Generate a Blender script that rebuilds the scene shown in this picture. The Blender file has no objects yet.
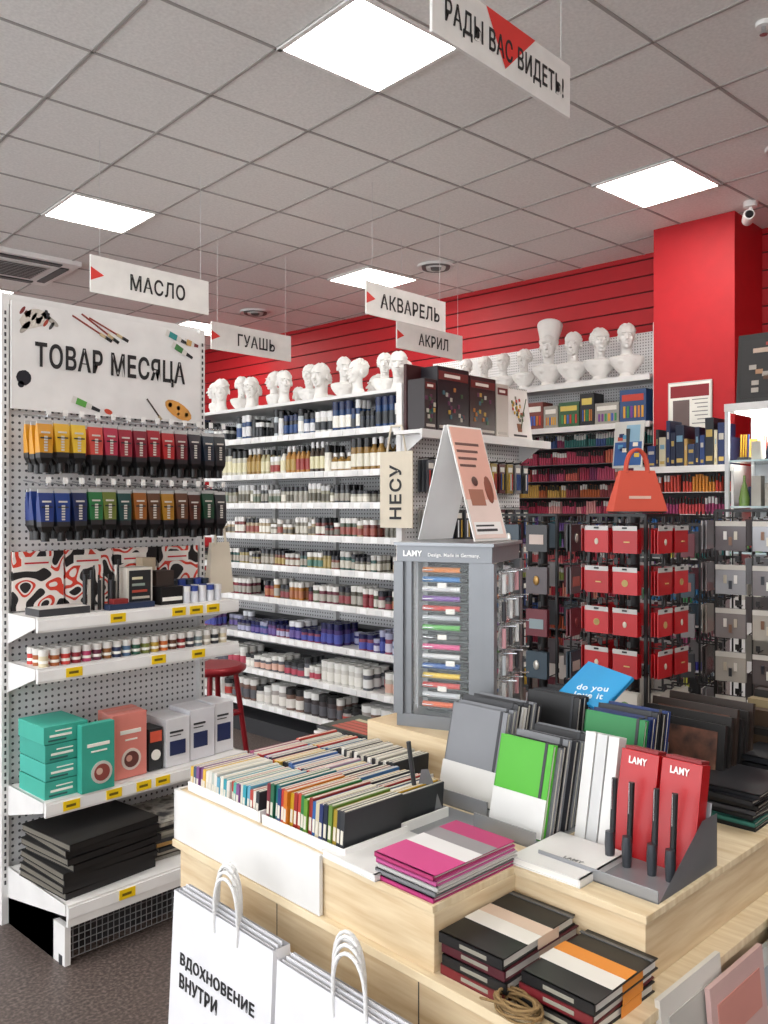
import bpy, math, random
from mathutils import Matrix, Vector
random.seed(7)
R=math.radians
scn=bpy.context.scene
try:
    scn.view_settings.view_transform='Standard'
except Exception: pass

# ---------------------------------------------------------------- materials
def lin(h):
    h=h.lstrip('#')
    o=[]
    for i in (0,2,4):
        c=int(h[i:i+2],16)/255
        o.append(c/12.92 if c<=.04045 else ((c+.055)/1.055)**2.4)
    return (o[0],o[1],o[2],1)
MC={}
def mat(hexc,rough=.5,metal=0.,var=.05,scale=9,emit=0,alpha=1,trans=0):
    key=(hexc,rough,metal,var,scale,emit,alpha,trans)
    if key in MC: return MC[key]
    m=bpy.data.materials.new('m_'+hexc.lstrip('#')); m.use_nodes=True
    nt=m.node_tree; b=nt.nodes['Principled BSDF']
    tc=nt.nodes.new('ShaderNodeTexCoord'); nz=nt.nodes.new('ShaderNodeTexNoise')
    nz.inputs['Scale'].default_value=scale; nz.inputs['Detail'].default_value=3
    nt.links.new(tc.outputs['Object'],nz.inputs['Vector'])
    mr=nt.nodes.new('ShaderNodeMapRange'); mr.inputs['From Min'].default_value=.3; mr.inputs['From Max'].default_value=.7
    mr.inputs['To Min'].default_value=1-var; mr.inputs['To Max'].default_value=1+var
    nt.links.new(nz.outputs['Fac'],mr.inputs['Value'])
    hs=nt.nodes.new('ShaderNodeHueSaturation'); hs.inputs['Color'].default_value=lin(hexc)
    nt.links.new(mr.outputs['Result'],hs.inputs['Value'])
    nt.links.new(hs.outputs['Color'],b.inputs['Base Color'])
    b.inputs['Roughness'].default_value=rough; b.inputs['Metallic'].default_value=metal
    if emit:
        b.inputs['Emission Color'].default_value=lin(hexc); b.inputs['Emission Strength'].default_value=emit
    if alpha<1: b.inputs['Alpha'].default_value=alpha
    if trans: b.inputs['Transmission Weight'].default_value=trans
    MC[key]=m; return m

def ramp_mat(name,stops,scale=6,detail=2,constant=False,rough=.6,stretch=(1,1,1),bump=0):
    m=bpy.data.materials.new(name); m.use_nodes=True
    nt=m.node_tree; b=nt.nodes['Principled BSDF']
    tc=nt.nodes.new('ShaderNodeTexCoord'); mp=nt.nodes.new('ShaderNodeMapping'); mp.inputs['Scale'].default_value=stretch
    nz=nt.nodes.new('ShaderNodeTexNoise'); nz.inputs['Scale'].default_value=scale; nz.inputs['Detail'].default_value=detail
    cr=nt.nodes.new('ShaderNodeValToRGB')
    nt.links.new(tc.outputs['Object'],mp.inputs['Vector']); nt.links.new(mp.outputs['Vector'],nz.inputs['Vector'])
    nt.links.new(nz.outputs['Fac'],cr.inputs['Fac']); nt.links.new(cr.outputs['Color'],b.inputs['Base Color'])
    if constant: cr.color_ramp.interpolation='CONSTANT'
    el=cr.color_ramp.elements
    el[0].position=stops[0][0]; el[0].color=lin(stops[0][1])
    el[1].position=stops[1][0]; el[1].color=lin(stops[1][1])
    for p,c in stops[2:]:
        e=el.new(p); e.color=lin(c)
    b.inputs['Roughness'].default_value=rough
    if bump:
        bp=nt.nodes.new('ShaderNodeBump'); bp.inputs['Strength'].default_value=bump; bp.inputs['Distance'].default_value=.003
        nt.links.new(nz.outputs['Fac'],bp.inputs['Height']); nt.links.new(bp.outputs['Normal'],b.inputs['Normal'])
    return m

def peg_mat(name,ax,base='e9e9ea',hole='55555a',pitch=.025,r=.2):
    m=bpy.data.materials.new(name); m.use_nodes=True
    nt=m.node_tree; b=nt.nodes['Principled BSDF']; L=nt.links.new
    tc=nt.nodes.new('ShaderNodeTexCoord'); sp=nt.nodes.new('ShaderNodeSeparateXYZ'); L(tc.outputs['Object'],sp.inputs[0])
    outs=[]
    for a in (ax,'Z'):
        mu=nt.nodes.new('ShaderNodeMath'); mu.operation='MULTIPLY'; mu.inputs[1].default_value=1/pitch; L(sp.outputs[a],mu.inputs[0])
        fr=nt.nodes.new('ShaderNodeMath'); fr.operation='FRACT'; L(mu.outputs[0],fr.inputs[0])
        su=nt.nodes.new('ShaderNodeMath'); su.operation='SUBTRACT'; su.inputs[1].default_value=.5; L(fr.outputs[0],su.inputs[0])
        p=nt.nodes.new('ShaderNodeMath'); p.operation='MULTIPLY'; L(su.outputs[0],p.inputs[0]); L(su.outputs[0],p.inputs[1]); outs.append(p)
    ad=nt.nodes.new('ShaderNodeMath'); ad.operation='ADD'; L(outs[0].outputs[0],ad.inputs[0]); L(outs[1].outputs[0],ad.inputs[1])
    lt=nt.nodes.new('ShaderNodeMath'); lt.operation='LESS_THAN'; lt.inputs[1].default_value=r*r; L(ad.outputs[0],lt.inputs[0])
    mx=nt.nodes.new('ShaderNodeMix'); mx.data_type='RGBA'; L(lt.outputs[0],mx.inputs['Factor'])
    mx.inputs['A'].default_value=lin(base); mx.inputs['B'].default_value=lin(hole)
    L(mx.outputs['Result'],b.inputs['Base Color']); b.inputs['Roughness'].default_value=.45
    return m

WHITE=mat('eeedeb',.5); WSH=mat('e4e3e2',.4); BLACK=mat('101012',.4); DGREY=mat('333438',.45)
CHROME=mat('c9ccd0',.25,1); PAPER=mat('f0ede5',.7); RED=mat('c4161c',.5); YEL=mat('f0ca12',.5)
PLY=ramp_mat('plywood',[(.3,'c7ac86'),(.7,'e0cdab')],scale=5,detail=5,stretch=(1.2,1.2,14),bump=.05)
PLYT=ramp_mat('plywood_top',[(.3,'cdb690'),(.7,'e4d4b5')],scale=5,detail=5,stretch=(14,1.2,1),bump=.05)
PEGX=peg_mat('pegboard_x','X'); PEGY=peg_mat('pegboard_y','Y')
CAMO=ramp_mat('camo_card',[(.0,'1d1a1c'),(.40,'f1e8e2'),(.52,'d8412f'),(.60,'f1e8e2'),(.66,'1d1a1c')],scale=15,detail=0,constant=True)
PLASTER=mat('e2e0dd',.7)

# ---------------------------------------------------------------- mesh builder
class MB:
    def __init__(s): s.V=[];s.F=[];s.MI=[];s.S=[];s.mats=[];s.T=Matrix()
    def mi(s,m):
        if m not in s.mats: s.mats.append(m)
        return s.mats.index(m)
    def add(s,vs,fs,m,smooth=False,M=None):
        T=s.T@M if M is not None else s.T
        o=len(s.V)
        s.V+= [tuple(T@Vector(v)) for v in vs]
        k=s.mi(m)
        for f in fs:
            s.F.append([o+i for i in f]); s.MI.append(k); s.S.append(smooth)
    def b(s,x0,x1,y0,y1,z0,z1,m,M=None):
        vs=[(x0,y0,z0),(x1,y0,z0),(x1,y1,z0),(x0,y1,z0),(x0,y0,z1),(x1,y0,z1),(x1,y1,z1),(x0,y1,z1)]
        s.add(vs,[(0,3,2,1),(4,5,6,7),(0,1,5,4),(1,2,6,5),(2,3,7,6),(3,0,4,7)],m,False,M)
    def c(s,cx,cy,cz,sx,sy,sz,m,M=None):
        s.b(cx-sx/2,cx+sx/2,cy-sy/2,cy+sy/2,cz-sz/2,cz+sz/2,m,M)
    def lathe(s,prof,m,n=12,M=None,smooth=True):
        vs=[];fs=[]
        for (r,z) in prof:
            for i in range(n):
                a=2*math.pi*i/n; vs.append((r*math.cos(a),r*math.sin(a),z))
        for j in range(len(prof)-1):
            for i in range(n):
                k=(i+1)%n; fs.append((j*n+i,j*n+k,(j+1)*n+k,(j+1)*n+i))
        s.add(vs,fs,m,smooth,M)
        cap=[tuple(range(n))[::-1],tuple((len(prof)-1)*n+i for i in range(n))]
        s.add(vs,cap,m,False,M)
    def cyl(s,x,y,z,r,h,m,n=10,r2=None):
        s.lathe([(r,0),(r if r2 is None else r2,h)],m,n,Matrix.Translation((x,y,z)))
    def tube(s,pts,r,m,n=6):
        for a,b in zip(pts[:-1],pts[1:]):
            a=Vector(a);b=Vector(b);d=b-a
            if d.length<1e-6: continue
            q=Vector((0,0,1)).rotation_difference(d).to_matrix().to_4x4()
            s.lathe([(r,0),(r,d.length)],m,n,Matrix.Translation(a)@q)
    def ell(s,c,rad,m,n=14,k=9,M=None):
        vs=[];fs=[]
        for j in range(1,k):
            ph=math.pi*j/k
            for i in range(n):
                a=2*math.pi*i/n
                vs.append((c[0]+rad[0]*math.sin(ph)*math.cos(a),c[1]+rad[1]*math.sin(ph)*math.sin(a),c[2]+rad[2]*math.cos(ph)))
        top=len(vs);vs.append((c[0],c[1],c[2]+rad[2]));vs.append((c[0],c[1],c[2]-rad[2]))
        for i in range(n):
            q=(i+1)%n; fs.append((top,i,q)); fs.append((top+1,(k-2)*n+q,(k-2)*n+i))
            for j in range(k-2): fs.append((j*n+i,(j+1)*n+i,(j+1)*n+q,j*n+q))
        s.add(vs,fs,m,True,M)
    def build(s,name,loc=(0,0,0),rz=0,parent=None,bevel=0):
        me=bpy.data.meshes.new(name); me.from_pydata(s.V,[],s.F)
        for m in s.mats: me.materials.append(m)
        me.polygons.foreach_set('material_index',s.MI); me.polygons.foreach_set('use_smooth',s.S); me.update()
        ob=bpy.data.objects.new(name,me); scn.collection.objects.link(ob)
        ob.location=loc; ob.rotation_euler=(0,0,rz)
        if parent: ob.parent=parent
        if bevel:
            md=ob.modifiers.new('bev','BEVEL'); md.width=bevel; md.segments=2; md.limit_method='ANGLE'
        return ob

def text(parent,st,loc,rot,w,h,m,name='lettering',ext=.0006,bold=.012,align='LEFT'):
    cu=bpy.data.curves.new(name,'FONT'); cu.body=st; cu.size=1; cu.offset=bold; cu.resolution_u=3
    cu.align_x=align; cu.space_character=1.1
    cu.materials.append(m)
    ob=bpy.data.objects.new(name,cu); scn.collection.objects.link(ob)
    bpy.context.view_layer.update()
    d=ob.dimensions
    sx=w/max(d.x,1e-3); sy=h/max(d.y,1e-3)
    cu.extrude=ext/max(sx,1e-3)
    ob.scale=(sx,sy,sx); ob.location=loc; ob.rotation_euler=rot
    ob.parent=parent
    return ob
FY=(R(90),0,0)
FX=(R(90),0,R(-90))

# ---------------------------------------------------------------- camera
cam=bpy.data.cameras.new('camera'); co=bpy.data.objects.new('camera',cam); scn.collection.objects.link(co)
co.location=(0,0,1.5); co.rotation_euler=(R(90),0,R(-46.8))
cam.sensor_fit='VERTICAL'; cam.sensor_height=36; cam.lens=850/1024*36; cam.shift_y=-.004; cam.clip_start=.05
scn.camera=co
w=bpy.data.worlds.new('world'); scn.world=w; w.use_nodes=True
w.node_tree.nodes['Background'].inputs[0].default_value=(.95,.97,1,1); w.node_tree.nodes['Background'].inputs[1].default_value=4.0

# ---------------------------------------------------------------- room
XE,YN,XW,YS,HC=6.88,10.5,-3.0,-3.0,3.68
fl=ramp_mat('floor_mat',[(.3,'3a3230'),(.5,'564b47'),(.7,'776b66')],scale=90,detail=4,rough=.45)
m=MB(); m.b(XW-.2,XE+.2,YS-.2,YN+.2,-.1,0,fl); m.build('floor')
ct=ramp_mat('ceiling_tile',[(.3,'deddda'),(.7,'ecebe8')],scale=60,detail=5,rough=.9,bump=.3)
m=MB(); m.b(XW-.2,XE+.2,YS-.2,YN+.2,HC,HC+.1,ct); m.build('ceiling')
g=MB(); gm=mat('a5a29f',.6)
GO=Vector((2.88,2.80)); GA=R(-5); ux=Vector((math.cos(GA),math.sin(GA))); uy=Vector((-math.sin(GA),math.cos(GA)))
PXc,PYc=.64,.61
def gridpt(i,j): 
    p=GO+ux*(i*PXc)+uy*(j*PYc); return (p.x,p.y)
def gline(p,d,wd):
    t0,t1=-30,30
    for k,(lo,hi) in enumerate(((XW,XE-.02),(YS,YN))):
        if abs(d[k])>1e-9:
            a=(lo-p[k])/d[k]; b_=(hi-p[k])/d[k]; t0=max(t0,min(a,b_)); t1=min(t1,max(a,b_))
        elif not lo<p[k]<hi: return
    if t1-t0<.05: return
    ang=math.atan2(d[1],d[0])
    g.b(t0,t1,-wd,wd,HC-.005,HC,gm,Matrix.Translation((p[0],p[1],0))@Matrix.Rotation(ang,4,'Z'))
for k in range(-24,25):
    gline(GO+ux*((k+.5)*PXc),uy,.008); gline(GO+uy*((k+.5)*PYc),ux,.008)
g.build('trim_ceiling_grid')
wm=mat('d9d7d3',.8)
m=MB(); m.b(XW-.2,XE+.2,YN,YN+.15,0,HC,wm); m.build('wall_north')
m=MB(); m.b(XW-.2,XE+.2,YS-.15,YS,0,HC,wm); m.build('wall_south')
m=MB()
m.b(XW-.15,XW,YS,YN,0,.4,wm); m.b(XW-.15,XW,YS,YN,3.3,HC,wm)
for y in (-3,.5,4.,7.5): m.b(XW-.15,XW,y,y+.3,.4,3.3,wm)  # openings between piers are added, unseen, to let world light into the room
m.b(XW-.15,XW,YN-.4,YN,.4,3.3,wm)
m.build('wall_west')
m=MB()
REDW=mat('b40e1b',.55,var=.04)
m.b(XE,XE+.15,YS,YN,0,HC,mat('4c060c',.7))
z=0
while z<HC-.02:
    m.b(XE-.02,XE,YS,YN,z,min(z+.126,HC),REDW); z+=.14
m.build('wall_east')
m=MB()
m.b(6.3,XE-.02,2.39,3.02,0,HC,mat('bb101d',.6))
m.b(6.29,6.32,2.38,3.03,0,.1,mat('7c0b14',.6))
m.build('wall_pillar',bevel=.004)
EM=mat('fffaf1',.5,emit=21.5,var=0)
for (i,j) in [(0,0),(4,0),(0,5),(4,5),(4,10),(0,10),(-4,0),(-4,-5),(0,-5),(4,-5),(-4,5),(-7,-2),(-7,3)]:  # panels at negative offsets are out of view, added as foreground fill light
    lx,ly=gridpt(i,j)
    if i==4 and j==5: lx+=.13
    m=MB(); hx,hy=.32,.30
    m.b(-hx+.02,hx-.02,-hy+.02,hy-.02,-.012,-.004,EM)
    for a in (-1,1):
        m.b(a*(hx-.01)-.012,a*(hx-.01)+.012,-hy,hy,-.014,-.001,WHITE)
        m.b(-hx,hx,a*(hy-.01)-.012,a*(hy-.01)+.012,-.014,-.001,WHITE)
    m.build('ceiling_light_panel',(lx,ly,HC),GA)
def diffuser(x,y):
    m=MB()
    for k,r in enumerate((.17,.13,.09,.05)):
        m.lathe([(r,-.002-k*.004),(r-.006,-.024-k*.004),(r-.024,-.006-k*.004)],WHITE if k%2==0 else mat('6b6968'),24)
    m.lathe([(.14,-.001),(.14,0)],BLACK,24)
    m.build('ceiling_air_vent',(x,y,HC))
diffuser(5.43,1.70); diffuser(5.9,4.9); diffuser(5.9,7.5)
m=MB()
m.c(0,0,-.02,.9,.9,.04,WHITE)
m.c(0,0,-.045,.5,.5,.012,mat('c9c8c6'))
for k in range(9): m.c(0,-.2+k*.05,-.053,.46,.02,.006,DGREY)
for a in (-1,1):
    m.c(a*.36,0,-.045,.07,.6,.012,DGREY); m.c(0,a*.36,-.045,.6,.07,.012,DGREY)
m.build('ceiling_air_conditioner',(3.25,7.6,HC),GA)
m=MB(); m.cyl(0,0,-.04,.05,.04,WHITE,16); m.tube([(0,0,-.04),(0,0,-.09)],.015,WHITE)
MM=Matrix.Translation((.07,.05,-.11))@Matrix.Rotation(R(-90),4,'Y')@Matrix.Rotation(R(25),4,'X')
m.lathe([(.035,0),(.04,.02),(.04,.15),(.036,.16)],WHITE,14,MM)
m.lathe([(.028,.16),(.02,.17)],BLACK,14,MM)
m.build('security_camera',(6.2,2.24,HC))
m=MB(); m.cyl(0,0,-.03,.055,.03,mat('d8cfa8'),16,r2=.065); m.cyl(0,0,-.045,.035,.015,mat('c8bf98'),14); m.build('smoke_detector',(4.0,1.10,HC))
m=MB(); m.cyl(0,0,-.02,.035,.02,WHITE,16); m.cyl(0,0,-.05,.01,.03,CHROME,8); m.cyl(0,0,-.055,.018,.005,CHROME,10); m.build('ceiling_sprinkler',(3.95,1.37,HC))

# ---------------------------------------------------------------- hanging signs
SG=mat('ecebe8',.5); TX=mat('17171a',.5)
def sign(x,y,z,wd,ht,st,main=False):
    m=MB(); m.b(0,wd,-.006,.006,0,ht,SG)
    for a in (.06,wd-.06): m.tube([(a,0,ht),(a,0,HC-z)],.0016,mat('d0d0d0',.4))
    if main:
        m.add([(.30,-.008,ht),(.62,-.008,ht),(.42,-.008,.03)],[(0,2,1)],mat('e0332c',.5))
        m.add([(.30,.008,ht),(.62,.008,ht),(.42,.008,.03)],[(0,1,2)],mat('e0332c',.5))
    else:
        m.add([(.0,-.008,.15),(.0,-.008,.07),(.085,-.008,.11)],[(0,1,2)],mat('e0332c',.5))
    o=m.build('hanging_sign',(x,y,z))
    tw=len(st)*.078
    if main: text(o,st,(.06,-.009,.065),FY,.76,.1,TX,'lettering',bold=.012)
    else: text(o,st,(wd/2-tw/2+.03,-.009,.06),FY,tw,.1,TX,'lettering',bold=.016)
sign(2.19,1.84,3.10,.88,.215,'РАДЫ ВАС ВИДЕТЬ!',True)
sign(2.46,4.68,2.77,.83,.22,'МАСЛО')
sign(4.00,5.65,2.77,.83,.22,'ГУАШЬ')
sign(4.03,3.95,2.79,.83,.22,'АКВАРЕЛЬ')
sign(5.10,4.65,2.80,.86,.22,'АКРИЛ')

# ---------------------------------------------------------------- left gondola
GX0,GX1,GY=1.31,2.13,3.12
m=MB()
m.b(GX0,GX1,GY,GY+.03,.12,2.26,PEGX)
for x in (GX0-.025,GX1):
    m.b(x,x+.025,GY-.03,GY+.05,0,2.27,WSH)
    for k in range(80):
        m.c(x+.0125,GY-.031,.15+k*.026,.006,.003,.014,DGREY)
m.b(GX0-.02,GX1+.02,GY-.01,GY+.04,2.24,2.28,WSH)
def gshelf(z,yf,th=.035,lip=.05):
    m.b(GX0,GX1+.03,yf,GY-.035,z-.02,z,WSH)
    m.b(GX0,GX1+.03,yf-.012,yf,z-lip,z+.002,WSH)
    m.b(GX0,GX1+.03,yf-.016,yf-.012,z-.042,z-.006,mat('f4f4f4',.25))
    for x in (GX0,GX1+.025):
        m.add([(x-.004,GY-.03,z),(x-.004,yf,z),(x-.004,yf,z-.035),(x-.004,GY-.03,z-.11),(x+.004,GY-.03,z),(x+.004,yf,z),(x+.004,yf,z-.035),(x+.004,GY-.03,z-.11)],
              [(0,1,2,3),(7,6,5,4),(0,4,5,1),(1,5,6,2),(2,6,7,3),(3,7,4,0)],WSH)
    tags={1.12:[.27,.53,.61,.69],.945:[.10,.44,.62],.50:[.06,.22,.34,.42,.6],.205:[.18]}[z]
    for k in tags:
        m.b(GX0+k,GX0+k+.06,yf-.019,yf-.016,z-.04,z-.008,YEL)
        m.b(GX0+k+.01,GX0+k+.045,yf-.0195,yf-.018,z-.029,z-.02,mat('6b5a10'))
gshelf(1.12,2.87); gshelf(.945,2.87); gshelf(.50,2.81)
gshelf(.205,2.65,lip=.07)
m.b(GX0,GX1,2.74,GY,0,.13,DGREY)
for x in (GX0,GX1-.02): m.b(x,x+.02,2.66,GY,0,.13,WSH)
m.cyl(GX0+.015,2.69,0,.02,.03,DGREY)
WR=mat('8d8f92',.3,.6)
for k in range(38): m.tube([(GX0+.03+k*.021,2.665,.02),(GX0+.03+k*.021,2.665,.14)],.0018,WR,4)
for k in range(6): m.tube([(GX0+.02,2.665,.02+k*.023),(GX1-.02,2.665,.02+k*.023)],.0018,WR,4)
gond=m.build('gondola_shelving_unit')
m=MB(); W=GX1-GX0-.01
m.b(0,W,-.008,0,0,.39,mat('e6e5e4',.45))
def blob(cx,cz,r,col,n=14,ex=1.,rot=0,jit=.0):
    vs=[(cx+ (r*(1+jit*random.uniform(-1,1)))*(math.cos(a)*ex*math.cos(rot)-math.sin(a)*math.sin(rot)),-.0095,cz+(r*(1+jit*random.uniform(-1,1)))*(math.cos(a)*ex*math.sin(rot)+math.sin(a)*math.cos(rot))) for a in [2*math.pi*i/n for i in range(n)]]
    m.add(vs,[tuple(range(n))],mat(col,.5))
def ptube(cx,cz,rot,L,col,cap):
    M=Matrix.Translation((cx,-.0095,cz))@Matrix.Rotation(rot,4,'Y')
    m.add([(0,0,-.014),(0,0,.014),(L*.7,0,.011),(L*.7,0,-.011)],[(0,3,2,1)],mat('d6d4ce',.4),M=M)
    m.add([(L*.15,-.0006,-.013),(L*.15,-.0006,.013),(L*.5,-.0006,.012),(L*.5,-.0006,-.012)],[(0,3,2,1)],mat(col,.4),M=M)
    m.add([(L*.7,0,-.008),(L*.7,0,.008),(L,0,.006),(L,0,-.006)],[(0,3,2,1)],mat(cap,.4),M=M)
blob(.08,.335,.034,'cfc8be',ex=1.7,rot=.5,jit=.1); blob(.06,.35,.013,'5a3a34',jit=.3); blob(.10,.33,.012,'8a8a90',jit=.3); blob(.13,.355,.016,'23242c',jit=.4); blob(.05,.30,.01,'a8a29a',ex=3,rot=.9); blob(.155,.335,.01,'a8a29a',ex=2.5,rot=-.6)
for k in range(6): blob(.04+k*.022,.36-k*.008,.006,['7a2c2c','c9b48d','303030','ffffff','a04030','444444'][k],ex=3,rot=1.0)
for (cx,cz,an) in ((.29,.345,25),(.325,.352,30),(.36,.35,22)):
    Mb=Matrix.Translation((cx,-.0095,cz))@Matrix.Rotation(R(an),4,'Y')
    m.c(0,0,0,.13,.002,.006,mat('8a2e22'),Mb); m.c(.075,0,0,.03,.003,.011,mat('c9b48d'),Mb); m.c(.1,0,0,.03,.003,.012,BLACK,Mb)
ptube(.64,.37,R(18),.11,'2f8a8a','20242a'); ptube(.67,.325,R(25),.11,'3a7a40','20242a'); ptube(.73,.345,R(10),.07,'c8a060','7a2c2c')
blob(.045,.115,.028,'10121f',jit=.05); blob(.035,.09,.012,'10121f')
ptube(.23,.055,R(18),.12,'5aa046','20242a'); blob(.38,.018,.01,'c8452e',ex=1.8,rot=-.3)
blob(.70,.05,.032,'d99a4a',ex=2.2,rot=-.45); blob(.66,.07,.01,'8d3030'); blob(.70,.06,.009,'3a6ca0'); blob(.74,.035,.009,'e8d54a'); blob(.70,.035,.006,'f3f3f3')
Mb=Matrix.Translation((.58,-.0095,.05))@Matrix.Rotation(R(50),4,'Y'); m.c(0,0,0,.09,.002,.006,mat('3a2a24'),Mb); m.c(.05,0,0,.02,.003,.01,mat('b0a080'),Mb)
bn=m.build('header_banner',(GX0+.005,GY-.032,1.86))
text(bn,'ТОВАР МЕСЯЦА',(.085,-.0105,.165),FY,.645,.11,mat('1b1b1e'),bold=.024)

def tube_row(z,cols,y,x0=GX0+.055,x1=GX1-.02):
    m=MB(); n=len(cols)
    for k,c in enumerate(cols):
        x=x0+(x1-x0)*k/(n-1)
        cm=mat(c,.3)
        m.tube([(x,GY-.03,z+.215),(x,y-.06,z+.195),(x,y-.065,z+.212)],.0028,CHROME,5)
        m.c(x,y-.067,z+.212,.018,.002,.022,WHITE)
        for q in range(3):
            yy=y-.035+q*.045; jx=random.uniform(-.004,.004); jz=random.uniform(-.004,.004)
            w0,w1,d1=.027,.023,.018; zb=z+jz
            prev=[(x-w0+jx,yy-.002,zb+.185),(x+w0+jx,yy-.002,zb+.185),(x+w0+jx,yy+.002,zb+.185),(x-w0+jx,yy+.002,zb+.185)]
            for (zz,ww,dd,mm) in [(.172,w0,.005,mat('a8a8a8',.3)),(.150,w0,.009,cm),(.135,w0,.012,cm),(.07,w1,d1,cm),(.052,w1*.95,d1,mat('26262a',.3)),(.03,.012,.012,BLACK)]:
                zz+=zb
                cur=[(x-ww+jx,yy-dd,zz),(x+ww+jx,yy-dd,zz),(x+ww+jx,yy+dd,zz),(x-ww+jx,yy+dd,zz)]
                m.add(prev+cur,[(4,5,1,0),(5,6,2,1),(6,7,3,2),(7,4,0,3)],mm)
                prev=cur
            m.add(prev,[(3,2,1,0)],BLACK)
            m.cyl(x+jx,yy,zb,.015,.034,BLACK,10)
            if q==0:
                for r_ in range(6): m.b(x-.007+jx,x+.005+jx,yy-.0185,yy-.0165,zb+.075+r_*.0095,zb+.081+r_*.0095,mat('c9c4bc'))
                m.b(x-.016+jx,x+.016+jx,yy-.0135,yy-.0115,zb+.138,zb+.144,mat('c9c4bc'))
                m.b(x-.02+jx,x+.02+jx,yy-.0165,yy-.0145,zb+.119,zb+.124,mat('26262a',.3))
    return m.build('hanging_paint_tubes')
tube_row(1.625,['c88a1a','d6a526','dab232','bf453c','a82c46','8f2032','7a1a2c','961826','a82528','661622','26202c','1c2a38','20262c'],2.96)
tube_row(1.385,['1a3274','1a3a80','162550','246a3a','616e2c','163f3d','8e541f','583822','a07220','583622','48241a','143f2c','2e3034'],2.96)
m=MB()
for k in range(4):
    x=GX0+.012+k*.2
    m.b(x,x+.19,GY-.04,GY-.02,1.125,1.34,CAMO)
    m.b(x+.03,x+.14,GY-.043,GY-.04,1.28,1.32,PAPER)
    m.b(x+.04,x+.13,GY-.045,GY-.043,1.294,1.30,RED)
m.build('patterned_display_cards')
m=MB()
m.b(GX0+.02,GX0+.21,2.89,3.0,1.12,1.145,DGREY)
m.b(GX0+.025,GX0+.205,2.895,2.995,1.145,1.147,mat('c8c4c0'))
for k in range(8):
    hh=random.uniform(.1,.17); m.cyl(GX0+.215+k*.02,2.95+random.uniform(-.02,.02),1.12,.0065,hh,[BLACK,mat('d8d4cc'),DGREY][k%3],8); m.cyl(GX0+.215+k*.02,2.95,1.12,.004,hh+.02,BLACK,6)
m.b(GX0+.38,GX0+.49,2.93,3.02,1.12,1.27,mat('d9d4ca')); m.b(GX0+.388,GX0+.482,2.928,2.93,1.14,1.26,mat('222628'))
for k in range(4): m.b(GX0+.40,GX0+.475-.01*k,2.926,2.928,1.15+k*.025,1.16+k*.025,mat(['c8c0b0','b04a38','8a9a90','d8d0b0'][k]))
m.b(GX0+.51,GX0+.61,2.9,3.0,1.12,1.19,BLACK); m.b(GX0+.515,GX0+.605,2.898,2.9,1.135,1.15,PAPER)
m.b(GX0+.52,GX0+.60,2.95,3.02,1.19,1.25,mat('3a2f2a')); m.b(GX0+.50,GX0+.56,3.02,3.07,1.12,1.30,mat('b8a890'))
m.b(GX0+.28,GX0+.47,2.88,2.92,1.12,1.142,mat('20304e')); m.b(GX0+.30,GX0+.36,2.885,2.92,1.142,1.16,mat('8a2a2a'))
for k in range(5):
    for j in range(2):
        x=GX0+.63+k*.038
        m.cyl(x,2.91+j*.05,1.12,.016,.045,mat('d6d8de'),12); m.cyl(x,2.91+j*.05,1.165,.017,.02,mat('27408f') if k%2 else mat('e0e0e0'),12)
        m.cyl(x,3.0+j*.04,1.12,.016,.06,mat('cfd4de'),12); m.cyl(x,3.0+j*.04,1.18,.017,.025,mat('27408f') if (k+j)%2 else mat('1c2a38'),12)
m.build('boxed_art_supplies',bevel=.001)
m=MB(); TB=mat('ddd4c2',.9)
m.tube([(-.02,.06,.41),(.05,-.02,.405),(.05,-.025,.42)],.004,CHROME)
m.add([(-.02,-.05,0),(.12,-.03,0),(.11,-.01,.22),(-.0,-.03,.22),(-.02,.0,0),(.12,.02,0),(.11,.005,.22),(.0,-.015,.22)],[(0,1,2,3),(7,6,5,4),(0,4,5,1),(1,5,6,2),(2,6,7,3),(3,7,4,0)],TB)
m.tube([(.02,-.03,.21),(.035,-.02,.36),(.05,-.018,.41),(.065,-.02,.36),(.09,-.01,.21)],.006,TB)
m.build('canvas_tote_bag',(GX1+.03,GY-.04,1.13))
m=MB()
cc=['d5c9a9','a05a2c','c43a32','8d2430','bb3f6a','6b2a44','8a5a30','35405f','4d6a88','2f5c48','77803c','c0a040','c86a2c','5b3a2a','903030','404048','7b8a8e','b8b0a0','262a30']
for k in range(20):
    x=GX0+.04+k*.04
    for j in range(3):
        y=2.90+j*.045
        c_=mat(cc[(k+j)%len(cc)],.35)
        m.cyl(x,y,.945,.0165,.038,c_,12); m.lathe([(.017,0),(.017,.010)],PAPER,12,Matrix.Translation((x,y,.957)))
        m.cyl(x,y,.983,.0172,.022,mat('dcdad6'),12)
m.build('paint_jar_row')
m=MB(); TQ=['3da896','43ad9e','399f8f']
for k in range(4):
    x=GX0+.01; j=random.uniform(-.004,.004); h=.063; z=.5
    m.b(x+j,x+.16+j,2.83,3.03,z+k*h,z+(k+1)*h-.003,mat(TQ[k%3],.5))
    m.b(x+.02+j,x+.10+j,2.827,2.83,z+k*h+.022,z+k*h+.03,PAPER)
    m.b(x+.04+j,x+.10+j,2.827,2.83,z+k*h+.040,z+k*h+.044,PAPER)
    m.b(x+.015+j,x+.08+j,2.827,2.83,z+k*h+.008,z+k*h+.014,mat('2f5b58'))
def disc(x,y,z,r,c,th=.003): m.lathe([(r,0),(r,th)],mat(c),20,Matrix.Translation((x,y,z))@Matrix.Rotation(R(90),4,'X'))
m.b(GX0+.125,GX0+.25,2.79,2.822,.502,.74,mat('39a592')); disc(GX0+.2,2.79,.565,.04,'c9c5bf'); disc(GX0+.2,2.79,.565,.03,'8d4640',.004); disc(GX0+.19,2.79,.57,.012,'d0b0a0',.005)
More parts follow.
